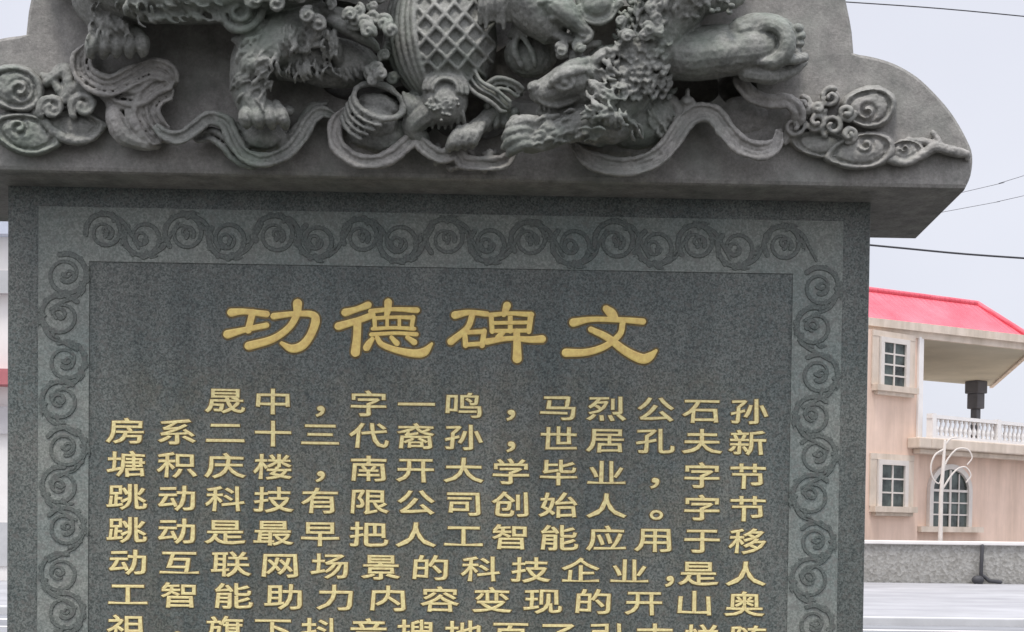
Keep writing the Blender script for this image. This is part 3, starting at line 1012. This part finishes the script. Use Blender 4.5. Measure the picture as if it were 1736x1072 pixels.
for i in range(9):                                   # hair along the back of the leg and under the belly
    y0 = 96 + i * 9; x0 = 446 - i * 1.5
    T(mb, [(x0, y0, top(x0, y0) - 1, 3), (x0 + 9, y0 + 8, top(x0 + 9, y0 + 8), 4), (x0 + 12, y0 + 20, top(x0 + 12, y0 + 20) - 1, 2.4)], 7)
for i in range(12):
    x0 = 470 + i * 13; y0 = 112 + 6 * math.sin(i * .9)
    T(mb, [(x0, y0, top(x0, y0), 3), (x0 + 5, y0 + 11, top(x0 + 5, y0 + 11) + 1, 4), (x0 + 14, y0 + 20, top(x0 + 14, y0 + 20) - 1, 2.6)], 7)
for i in range(14):
    x0 = 225 + i * 13; y0 = 20 + 4 * math.sin(i * 1.7)
    T(mb, [(x0, y0, top(x0, y0) - 1, 2.6), (x0 + 7, y0 + 9, top(x0 + 7, y0 + 9), 3.4), (x0 + 18, y0 + 13, top(x0 + 18, y0 + 13) - 1, 2.2)], 7)
fur(mb, 404, 575, 36, 165, 130, lambda x, y: 2.1 if x < 470 else 1.5, 22)
fur(mb, 200, 390, -20, 44, 60, .5, 24)
fur(mb, 140, 600, -180, -20, 170, .5, 30)
fur(mb, 150, 240, -10, 60, 30, 1.4, 18)
# flame-like fur and curls
spiral(mb, 404, 18, 92, 36, 8, 1.6, .6, 1, 8, 6, 8); mb.blob((404, 18, 78), (40, 36, 18))
T(mb, [(446, -8, 88, 7), (440, 28, 90, 9), (418, 58, 84, 7), (396, 68, 76, 5)])
T(mb, [(560, 34, 70, 10), (596, 52, 70, 12), (628, 70, 62, 10), (640, 84, 54, 6)])
T(mb, [(548, 16, 62, 9), (592, 28, 64, 11), (634, 44, 58, 9)])
for _ in range(34):
    x, y = rng.uniform(420, 655), rng.uniform(-60, 44) 
    if y > 20 and x < 520: y -= 30
    tuft(mb, x, y, rng.uniform(52, 84), rng.uniform(9, 17))
for _ in range(14):
    tuft(mb, rng.uniform(610, 668), rng.uniform(40, 140), rng.uniform(26, 46), rng.uniform(9, 15))
carve('carved_lion', mb, M_LION, cap, .0014, .0012)

# right lion ------------------------------------------------------------
mb = MB()
# trunk rising to the haunch at the right
T(mb, [(1010, 200, 34, 54), (1052, 150, 44, 56), (1090, 96, 48, 52), (1120, 40, 48, 56), (1150, -30, 48, 74), (1190, -110, 48, 80)], 22)
mb.blob((1080, 196, 22), (72, 58, 40), -.2, 26, 16)
# head turned to the left: brow, snout, jaw, eye
mb.blob((992, 140, 62), (54, 44, 42), .2, 26, 18)
T(mb, [(1004, 126, 70, 34), (972, 134, 80, 33), (940, 150, 80, 28), (918, 158, 74, 22)], 18)
mb.blob((908, 148, 80), (15, 12, 14)); mb.blob((899, 151, 86), (5, 4, 6)); mb.blob((912, 146, 92), (5, 4, 6))
T(mb, [(984, 186, 58, 22), (946, 192, 62, 17), (920, 190, 58, 12)], 14)
T(mb, [(908, 162, 84, 6), (926, 176, 88, 6), (952, 178, 90, 6), (976, 168, 86, 6)])
T(mb, [(996, 104, 92, 9), (970, 112, 100, 11), (946, 128, 100, 9), (930, 138, 96, 5)])
_V = np.vstack(mb.v)
_e = float(_V[(abs(_V[:, 0] - 958) < 9) & (abs(_V[:, 1] - 140) < 9)][:, 2].max())
a = np.linspace(0, 2 * math.pi, 30)
mb.sweep(np.column_stack([957 + 14 * np.cos(a), 140 + 11 * np.sin(a), np.full(30, _e + 1)]), 5.0, 8, cap=False); mb.blob((957, 140, _e + 2), (7, 6.5, 8))
T(mb, [(988, 118, _e - 6, 8), (966, 121, _e + 3, 10), (944, 133, _e + 2, 9), (932, 146, _e - 6, 5)])
T(mb, [(936, 150, 96, 5), (960, 156, 100, 6), (984, 148, 98, 5)])
T(mb, [(1000, 112, 92, 9), (1024, 92, 92, 12), (1052, 84, 84, 5)])
for i in range(7):
    T(mb, [(916 + i * 8, 176 + i * .3, 76, 3.5), (916 + i * 8, 186 + i * .3, 74, 3)])
T(mb, [(972, 96, 74, 10), (990, 78, 74, 9), (1016, 74, 66, 6)])
# foreleg thrust to the left, paw gripping the rock
T(mb, [(1040, 206, 56, 40), (996, 206, 66, 34), (956, 218, 70, 27), (920, 232, 70, 24), (896, 240, 68, 22)], 16)
for i, (yy, l) in enumerate(((208, 0), (222, -6), (236, -6), (248, 2))):
    T(mb, [(914 + l, yy, 80, 10), (890 + l, yy - 4, 86, 11), (870 + l, yy + 4, 80, 10), (860 + l, yy + 14, 68, 6)])
mb.blob((876, 206, 66), (13, 11, 14)); mb.blob((926, 208, 78), (20, 9, 12))
# far paw
T(mb, [(838, 190, 30, 16), (812, 214, 44, 15), (792, 228, 52, 14)])
for i in range(4):
    T(mb, [(818 - i * 13, 212 + i * 2, 58, 8), (808 - i * 13, 226 + i * 3, 68, 10), (802 - i * 13, 242 + i * 2, 64, 9), (800 - i * 13, 250 + i * 2, 52, 5)])
# mane tufts behind the head and scales on the neck
for _ in range(26):
    tuft(mb, rng.uniform(1000, 1040), rng.uniform(150, 215), rng.uniform(72, 88), rng.uniform(7, 11))
_V = np.vstack(mb.v)


def top(x, y, r=9):
    q = _V[(abs(_V[:, 0] - x) < r) & (abs(_V[:, 1] - y) < r)]
    return float(q[:, 2].max()) if len(q) else 30.0


for iy in range(17):
    for ix in range(8):
        x = 1046 + ix * 12.5 + (iy % 2) * 6 - iy * .6 + 10 * math.sin(iy * .5); y = 4 + iy * 10
        if y < 66 and ix > 5: continue
        x += rng.normal(0, 1.8); y += rng.normal(0, 1.8)
        if rng.random() < .08: continue
        d = min(top(x, y, 12), 108) - 1 + rng.normal(0, 1.2)
        T(mb, [(x - 6, y - 3, d - 3, 3.6), (x, y + 3.5, d + 3, 5.0), (x + 6, y - 3, d - 3, 3.6)], 7)
# hair combed back over the jaw, elbow and haunch
for i in range(8):
    x0, y0 = 1010 + i * 9, 176 + i * 4
    T(mb, [(x0, y0, top(x0, y0) + 1, 3), (x0 + 14, y0 + 14, top(x0 + 14, y0 + 14) + 2, 4.2), (x0 + 16, y0 + 32, top(x0 + 16, y0 + 32), 2.6)], 7)
for i in range(9):
    x0 = 1150 + i * 15
    T(mb, [(x0, 122 + 3 * math.sin(i), top(x0, 118), 3), (x0 + 9, 112, top(x0 + 9, 112) + 1, 4), (x0 + 22, 110, top(x0 + 22, 110), 2.4)], 7)
fur(mb, 1136, 1290, 44, 122, 90, .1, 24, -20)
fur(mb, 1090, 1250, -180, 20, 90, 1.8, 28)
fur(mb, 920, 1040, 186, 246, 60, 2.8, 18)
fur(mb, 1040, 1150, 170, 250, 50, 1.0, 20)
fur(mb, 992, 1044, 100, 180, 40, .7, 16)
for q in ([(1006, 92, 60, 8), (1040, 84, 70, 9), (1072, 92, 72, 6)], [(1000, 106, 66, 7), (1036, 104, 74, 9), (1070, 118, 72, 6)], [(1010, 120, 78, 6), (1040, 126, 80, 8), (1056, 146, 74, 5)], [(1044, 140, 76, 9), (1058, 168, 74, 10), (1050, 196, 66, 7)]):
    T(mb, q)
# haunch: leg stretched to the right with its cupped foot
T(mb, [(1130, 84, 30, 52), (1176, 90, 44, 48), (1226, 86, 50, 45), (1272, 82, 54, 42), (1292, 80, 56, 40)], 20)
a = np.linspace(0, 2 * math.pi, 40)
mb.sweep(np.column_stack([1306 + 29 * np.cos(a), 73 + 32 * np.sin(a), 78 + 8 * np.cos(a)]), 15, 12, cap=False)
mb.blob((1318, 80, 8), (42, 44, 34), 0, 24, 16)
T(mb, [(1256, 52, 64, 24), (1292, 40, 66, 20), (1324, 46, 64, 17), (1346, 66, 60, 14)])
T(mb, [(1270, 104, 74, 9), (1300, 104, 84, 10), (1340, 102, 80, 10), (1364, 98, 66, 9)])
T(mb, [(1266, 122, 60, 18), (1300, 126, 66, 18), (1336, 120, 58, 14), (1362, 106, 46, 9)])
for i in range(5):
    mb.blob((1352 + 5 * math.sin(i * 1.3), 48 + i * 13, 62), (10, 8, 11))
# upper face and curls above the haunch
mb.blob((1012, 6, 66), (38, 34, 34)); 
a = np.linspace(.2, math.pi - .2, 24)
for r in (36, 30):
    mb.sweep(np.column_stack([1012 + r * np.cos(a), 4 + r * np.sin(a), np.full(24, 88)]), 4, 8)
for _ in range(22):
    tuft(mb, rng.uniform(1050, 1120), rng.uniform(-20, 66), rng.uniform(70, 92), rng.uniform(7, 12))
for _ in range(60):
    mb.blob((rng.uniform(1120, 1240), rng.uniform(-40, 30), rng.uniform(86, 100)), (6, 5, 7))
T(mb, [(1140, -20, 60, 44), (1190, -10, 60, 36), (1240, -14, 50, 30)], 16)
carve('carved_lion', mb, M_LION, cap, .0014, .0012)

# cub peering down between ball and lion --------------------------------
mb = MB()
T(mb, [(880, -90, 34, 60), (890, -30, 44, 58), (906, 10, 50, 50), (930, 40, 54, 38)], 20)
T(mb, [(920, -10, 74, 26), (952, 14, 84, 24), (978, 40, 82, 18), (996, 56, 76, 13)], 14)
spiral(mb, 990, 56, 84, 16, 5, 1.1, 2.4, -1, 6, 4.5, 5)
T(mb, [(908, 4, 92, 7), (934, 2, 98, 8), (962, 16, 98, 6)]); mb.blob((938, 30, 92), (8, 7, 7))
T(mb, [(924, 52, 72, 9), (952, 62, 76, 10), (978, 72, 70, 9)])
T(mb, [(866, 60, 40, 8), (880, 44, 52, 9), (916, 58, 58, 8), (938, 52, 60, 6)])
T(mb, [(880, 48, 50, 6), (872, 84, 48, 7), (884, 112, 44, 5)]); T(mb, [(884, 58, 50, 5), (902, 90, 50, 6), (908, 112, 46, 4)])
mb.blob((900, 92, 18), (46, 42, 26))
for i in range(9):
    x = 816 + i * 10
    T(mb, [(x + 6, -50, 66, 5), (x + 2 * math.sin(i), 0, 76, 6), (x - 2, 40 + 8 * math.sin(i * 2), 66, 4)])
for _ in range(8):
    tuft(mb, rng.uniform(930, 985), rng.uniform(74, 100), rng.uniform(46, 60), rng.uniform(8, 12))
carve('carved_lion', mb, M_LION, cap, .0014, .0012)

# ------------------------------------------------------------------ pink house beyond the road
HOUSE = Frame((8.4, 32.0, 0.0), R(34))
house = tag(empty('house', HOUSE), 'pink two storey villa with red hipped roof, white balustrade and arched window', 'house')


def hx(px, py=800): return float(HOUSE.at(px, py, 0.0)[0])
def hz(px, py, y=0.0): return float(HOUSE.at(px, py, y)[2])


z_eave = hz(1500, 562); z_slab0 = hz(1560, 762); z_slab1 = hz(1560, 744); z_rail = hz(1560, 704)
x_c = hx(1557)
mb = MB().box(x_c - 8, x_c, 0.0, 8.0, 0.0, z_eave)
wall = mb.build('wall', M_STUCCO, house)
mb = MB().box(x_c + .002, x_c + 12, .12, 9.0, 0.0, z_slab0)
mb.build('wall', M_STUCCO, house)
mb = MB().box(x_c + .003, x_c + 12.3, -.45, 9.2, z_slab0 + .001, z_slab1)
mb.box(x_c - .28, x_c + 12.2, -.28, -.02, z_slab0 - .14, z_slab0)
mb.box(x_c - .5, x_c, -.45, -.003, z_slab0 + .001, z_slab1)
bevel(mb.build('balcony_slab', M_CREAM, house), .03)
mb = MB().box(x_c - .14, x_c + .05, -.07, -.003, z_slab1 + .002, z_eave - .02)
mb.build('corner_pilaster', M_WHITE, house)

# balustrade
mb = MB().box(x_c + .06, x_c + 12.2, -.38, -.2, z_rail - .1, z_rail)
mb.box(x_c + .06, x_c + 12.2, -.38, -.2, z_slab1 + .001, z_slab1 + .09)
for i in range(5):
    xx = x_c + .16 + i * 2.9
    mb.box(xx - .08, xx + .08, -.40, -.18, z_slab1 + .002, z_rail + .03)
bal = mb.build('balustrade', M_WHITE, house)
hh = z_rail - .1 - z_slab1 - .09
prof = [(.05, 0), (.05, .08 * hh), (.035, .12 * hh), (.075, .3 * hh), (.07, .42 * hh), (.03, .66 * hh), (.03, .8 * hh), (.055, .86 * hh), (.05, hh)]
proto = MB().lathe(prof, (0, 0, 0), 10).build('baluster', M_WHITE, bal, True)
xs = [x_c + .16 + i * 2.9 + .207 * j for i in range(3) for j in range(1, 14)]
for i, xx in enumerate(xs):
    b = proto if i == 0 else proto.copy()
    if i: COL.objects.link(b); b.parent = bal
    b.location = (xx, -.29, z_slab1 + .09)

# roof: eaves plan taken at eave height, hipped to a raised ridge
def oz(px, py, z): return [float(t) for t in HOUSE.on_z(px, py, z)]


ze0, ze1, zr = z_eave, z_eave + .28, 8.35
FL = oz(1470, 562, ze0); FR = oz(1748, 592, ze0); BR = oz(1678, 655, ze0)
u = np.array(FR[:2]) - np.array(FL[:2]); u /= np.linalg.norm(u)
FL2 = np.array(FL[:2]) - u * 7.5
BL2 = np.array(BR[:2]) - u * 14.0
ring0 = [FL2, np.array(FR[:2]), np.array(BR[:2]), BL2]


def poly_slab(mb, ring, z0, z1, ring1=None):
    ring1 = ring if ring1 is None else ring1
    n = len(ring)
    V = [(*p, z0) for p in ring] + [(*p, z1) for p in ring1]
    mb.add(V, [tuple(range(n - 1, -1, -1)), tuple(range(n, 2 * n))] + [(i, (i + 1) % n, (i + 1) % n + n, i + n) for i in range(n)])


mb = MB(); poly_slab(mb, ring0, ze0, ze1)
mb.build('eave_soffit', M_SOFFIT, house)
# fascia strip along the eaves, in cream
mb = MB()
for a, b in ((ring0[0], ring0[1]), (ring0[1], ring0[2])):
    d = (b - a) / np.linalg.norm(b - a); nrm = np.array((d[1], -d[0]))
    q = [a - d * .0 + nrm * .003, b + d * .12 + nrm * .003, b + d * .12 + nrm * .12, a + nrm * .12]
    poly_slab(mb, q, ze0 - .06, ze1 + .03)
    q = [a + nrm * .122, b + d * .2 + nrm * .122, b + d * .2 + nrm * .22, a + nrm * .22]
    poly_slab(mb, q, ze0 + .12, ze1 + .06)
mb.build('fascia', M_CREAM, house)
TR = np.array(oz(1656, 516, zr)[:2]); TL = TR - u * 14.0
TB = TR + (ring0[2] - ring0[1]) * .45
ring1 = [TL, TR, TB, TB - u * 14]
mb = MB(); poly_slab(mb, [p for p in ring0], ze1 + .004, zr, ring1)
roof = mb.build('roof', M_RED, house)
mb = MB()
mb.sweep([(*TL, zr + .02), (*TR, zr + .02)], .09, 8)
mb.sweep([(*TR, zr + .02), (*ring0[1], ze1 + .05)], .09, 8)
mb.build('ridge_tile', M_RED, roof, True)

# terrace column under the far corner of the roof
cpos = HOUSE.on_z(1651, 647, ze0)
cz0 = z_slab1
mb = MB()
w = .2
cx_, cy_ = float(cpos[0]), float(cpos[1]) - .1
mb.box(cx_ - .13, cx_ + .13, cy_ - .13, cy_ + .13, cz0 + .001, ze0 - 1.0)
mb.box(cx_ - .22, cx_ + .22, cy_ - .22, cy_ + .22, ze0 - .999, ze0 - .45)
mb.box(cx_ - .28, cx_ + .28, cy_ - .28, cy_ + .28, ze0 - .449, ze0 - .002)
bevel(mb.build('terrace_column', plain('grey_column_stone', (.11, .11, .12)), house), .03)
mb = MB()                                               # terrace floor reaching the column
poly_slab(mb, [np.array((x_c, 9.21)), np.array((cx_ + 2, 9.21)), np.array((cx_ + 2, cy_ + 2)), np.array((x_c, cy_ + 2))], z_slab0, z_slab1 - .01)
mb.build('terrace_floor', M_CREAM, house)


def window(x0, x1, z0, z1, y, bars_x, bars_z, parent, hood=True):
    fw = .14
    mb = MB()
    mb.box(x0 - fw, x0, y - .1, y - .002, z0, z1); mb.box(x1, x1 + fw, y - .1, y - .002, z0, z1)
    mb.box(x0 - fw, x1 + fw, y - .1, y - .002, z1 + .001, z1 + fw)
    for i in range(1, bars_x + 1):
        t = x0 + (x1 - x0) * i / (bars_x + 1); mb.box(t - .025, t + .025, y - .06, y - .03, z0, z1)
    for i in range(1, bars_z + 1):
        t = z0 + (z1 - z0) * i / (bars_z + 1); mb.box(x0, x1, y - .055, y - .031, t - .022, t + .022)
    f = mb.build('window', M_FRAME, house)
    MB().box(x0, x1, y - .03, y - .003, z0, z1).build('pane', M_GLASS, f)
    mb = MB().box(x0 - .4, x1 + .4, y - .22, y - .002, z0 - .16, z0 - .002)
    mb.box(x0 - .3, x1 + .3, y - .14, y - .002, z0 - .26, z0 - .161)
    mb.build('sill', M_CREAM, f)
    if hood:
        mb = MB().box(x0 - .42, x1 + .42, y - .05, y - .002, z1 + fw + .002, z1 + fw + .16)
        mb.box(x0 - .42, x0 - fw - .02, y - .04, y - .002, z0, z1 + fw); mb.box(x1 + fw + .02, x1 + .42, y - .04, y - .002, z0, z1 + fw)
        mb.build('surround', M_CREAM, f)
    return f


window(hx(1495, 617), hx(1532, 617), hz(1513, 656), hz(1513, 583), 0.0, 1, 3, house)
window(hx(1491, 823), hx(1530, 823), hz(1510, 859), hz(1510, 789), 0.0, 1, 2, house)

# arched window in the lower wall
ax0, ax1 = float(HOUSE.at(1577, 850, .12)[0]), float(HOUSE.at(1637, 850, .12)[0])
az0 = hz(1605, 893, .12); azs = hz(1605, 832, .12); az1 = hz(1605, 796, .12)
am, ar = (ax0 + ax1) / 2, (ax1 - ax0) / 2
t = np.linspace(0, math.pi, 17)
arch = [(ax0, az0), (ax1, az0)] + [(am + ar * math.cos(q), azs + (az1 - azs) * math.sin(q)) for q in t]
mb = MB()
for i in range(16):
    a, b = t[i], t[i + 1]
    o4 = [(am + s * ar * math.cos(q), azs + (az1 - azs) * s2 * math.sin(q)) for s, s2, q in ((1.001, 1.001, a), (1.2, 1.25, a), (1.2, 1.25, b), (1.001, 1.001, b))]
    mb.prism(o4, .0, .118)
mb.box(ax0 - .2 * ar, ax0 - .001, .0, .118, az0, azs); mb.box(ax1 + .001, ax1 + .2 * ar, .0, .118, az0, azs)
mb.box(am - .04, am + .04, .04, .07, az0, az1 - .02); mb.box(ax0, ax1, .042, .072, azs - .04, azs + .03)
for q in (.33, .66):
    zz = az0 + (azs - az0) * q; mb.box(ax0, ax1, .044, .073, zz - .02, zz + .02)
for q in (.25, .75):
    xx = ax0 + (ax1 - ax0) * q; mb.box(xx - .02, xx + .02, .046, .074, az0, azs + (az1 - azs) * .8)
aw = mb.build('window', M_FRAME, house)
MB().prism(arch, .08, .117).build('pane', M_GLASS, aw)
mb = MB().box(ax0 - .6, ax1 + .6, -.08, .117, az0 - .16, az0 - .002)
mb.build('sill', M_CREAM, aw)

# curly white post in front of the arched window
PY = 30.75
pb = WORLD.at(1594, 915, PY)
post = bpy.data.objects.new('ornamental_post', None); COL.objects.link(post); post.location = (float(pb[0]), PY, 0)
tag(post, 'slender white ornamental post with curled scroll arms before the arched window', 'post')
def lp(px, py): q = WORLD.at(px, py, PY); return (float(q[0] - pb[0]), 0.0, float(q[2]))
mb = MB().sweep([(0, 0, .118), (0, 0, lp(1594, 840)[2]), lp(1602, 748)], [.07, .055, .035], 10)
mb.build('pole', M_FRAME, post, True)
for q in ([(1600, 762), (1585, 772), (1578, 792), (1582, 812), (1592, 820), (1596, 808)], [(1598, 800), (1606, 780), (1622, 762), (1640, 762), (1648, 776), (1640, 788)],
          [(1596, 832), (1618, 800), (1636, 792), (1646, 806), (1638, 818)], [(1601, 756), (1612, 744), (1626, 742)]):
    c = cr([(*lp(*a),) for a in q], .05)
    MB().sweep(c, np.linspace(.028, .016, len(c)), 8).build('scroll_arm', M_FRAME, post, True)

# rubble boundary wall with white coping
wz = float(WORLD.at(1600, 924, 30.5)[2])
bw = MB().box(4.0, 60, 30.5, 30.75 - .2, 0.0, wz).build('stone_wall', M_RUBBLE)
tag(bw, 'low mottled grey rubble stone wall with white coping beside the road', 'wall')
bevel(MB().box(3.95, 60, 30.42, 30.63, wz + .001, wz + .1).build('coping', M_WHITE, bw), .02)
# dark pipe with a clutter of fittings at its foot
pz = WORLD.at(1663, 988, 30.38)
pp = bpy.data.objects.new('drain_pipe', None); COL.objects.link(pp); pp.location = (float(pz[0]), 30.38, .118)
tag(pp, 'dark vertical drain pipe standing against the low rubble wall', 'pipe')
MB().sweep([(0, 0, 0), (0, 0, .5), (.02, 0, wz - .13)], .048, 10).build('pipe', M_DARK, pp, True)
MB().blob((-.1, -.06, .1), (.16, .12, .12)).build('elbow', M_DARK, pp, True)
MB().sweep([(.06, -.02, .2), (.2, -.02, .08), (.5, -.02, .05)], .05, 8).build('hose', M_DARK, pp, True)

# ------------------------------------------------------------------ white building seen past the left edge
LB = Frame((float(WORLD.at(20, 800, 26.0)[0]), 26.0, 0.0), 0.0)
lb = tag(empty('roadside_building', LB), 'white building with red awning glimpsed behind the left edge of the stele', 'building')
def lz(py): return float(LB.at(5, py, 0.0)[2])
MB().box(-9, .35, 0, 7, 0, lz(402)).build('wall', M_WHITE, lb)
MB().box(-9.2, .45, -.3, 7.2, lz(402) + .001, lz(376)).build('roof', plain('pale_blue_roof', (.55, .58, .66)), lb)
MB().box(-9, .36, -.5, -.002, lz(656), lz(630)).build('awning', plain('faded_red_awning', (.45, .16, .17)), lb)
MB().box(-9, .352, -.03, -.001, lz(960), lz(886)).build('plinth', M_KERB, lb)
MB().box(-9, .353, -.12, -.001, lz(736), lz(690)).build('sign_band', plain('grey_sign_band', (.52, .50, .50)), lb)
MB().box(-9, .354, -.2, -.001, lz(500), lz(462)).build('gutter', M_KERB, lb)

# ------------------------------------------------------------------ overhead cables
def cable(name, pts, y, rad, label):
    q = [WORLD.at(a, b, y) for a, b in pts]
    q = cr(np.array(q), .5)
    o = MB().sweep(q, rad, 6).build(name, M_CABLE, None, True)
    tag(o, label, 'cable', 'overhead cables')


cable('overhead_cable', [(1000, -20), (1440, 4), (1736, 28), (2300, 90)], 24.0, .012, 'thin overhead cable crossing the sky above the carved cap shoulder')
cable('overhead_cable', [(900, 360), (1478, 416), (1736, 438), (2300, 470)], 24.0, .02, 'thick black overhead cable just above the red roof')
cable('overhead_cable', [(1000, 470), (1640, 352), (1736, 332), (2300, 210)], 40.0, .008, 'faint cable rising to the right, lower of a pair')
cable('overhead_cable', [(1000, 470), (1650, 322), (1736, 298), (2300, 140)], 40.0, .008, 'faint cable rising to the right, upper of a pair')
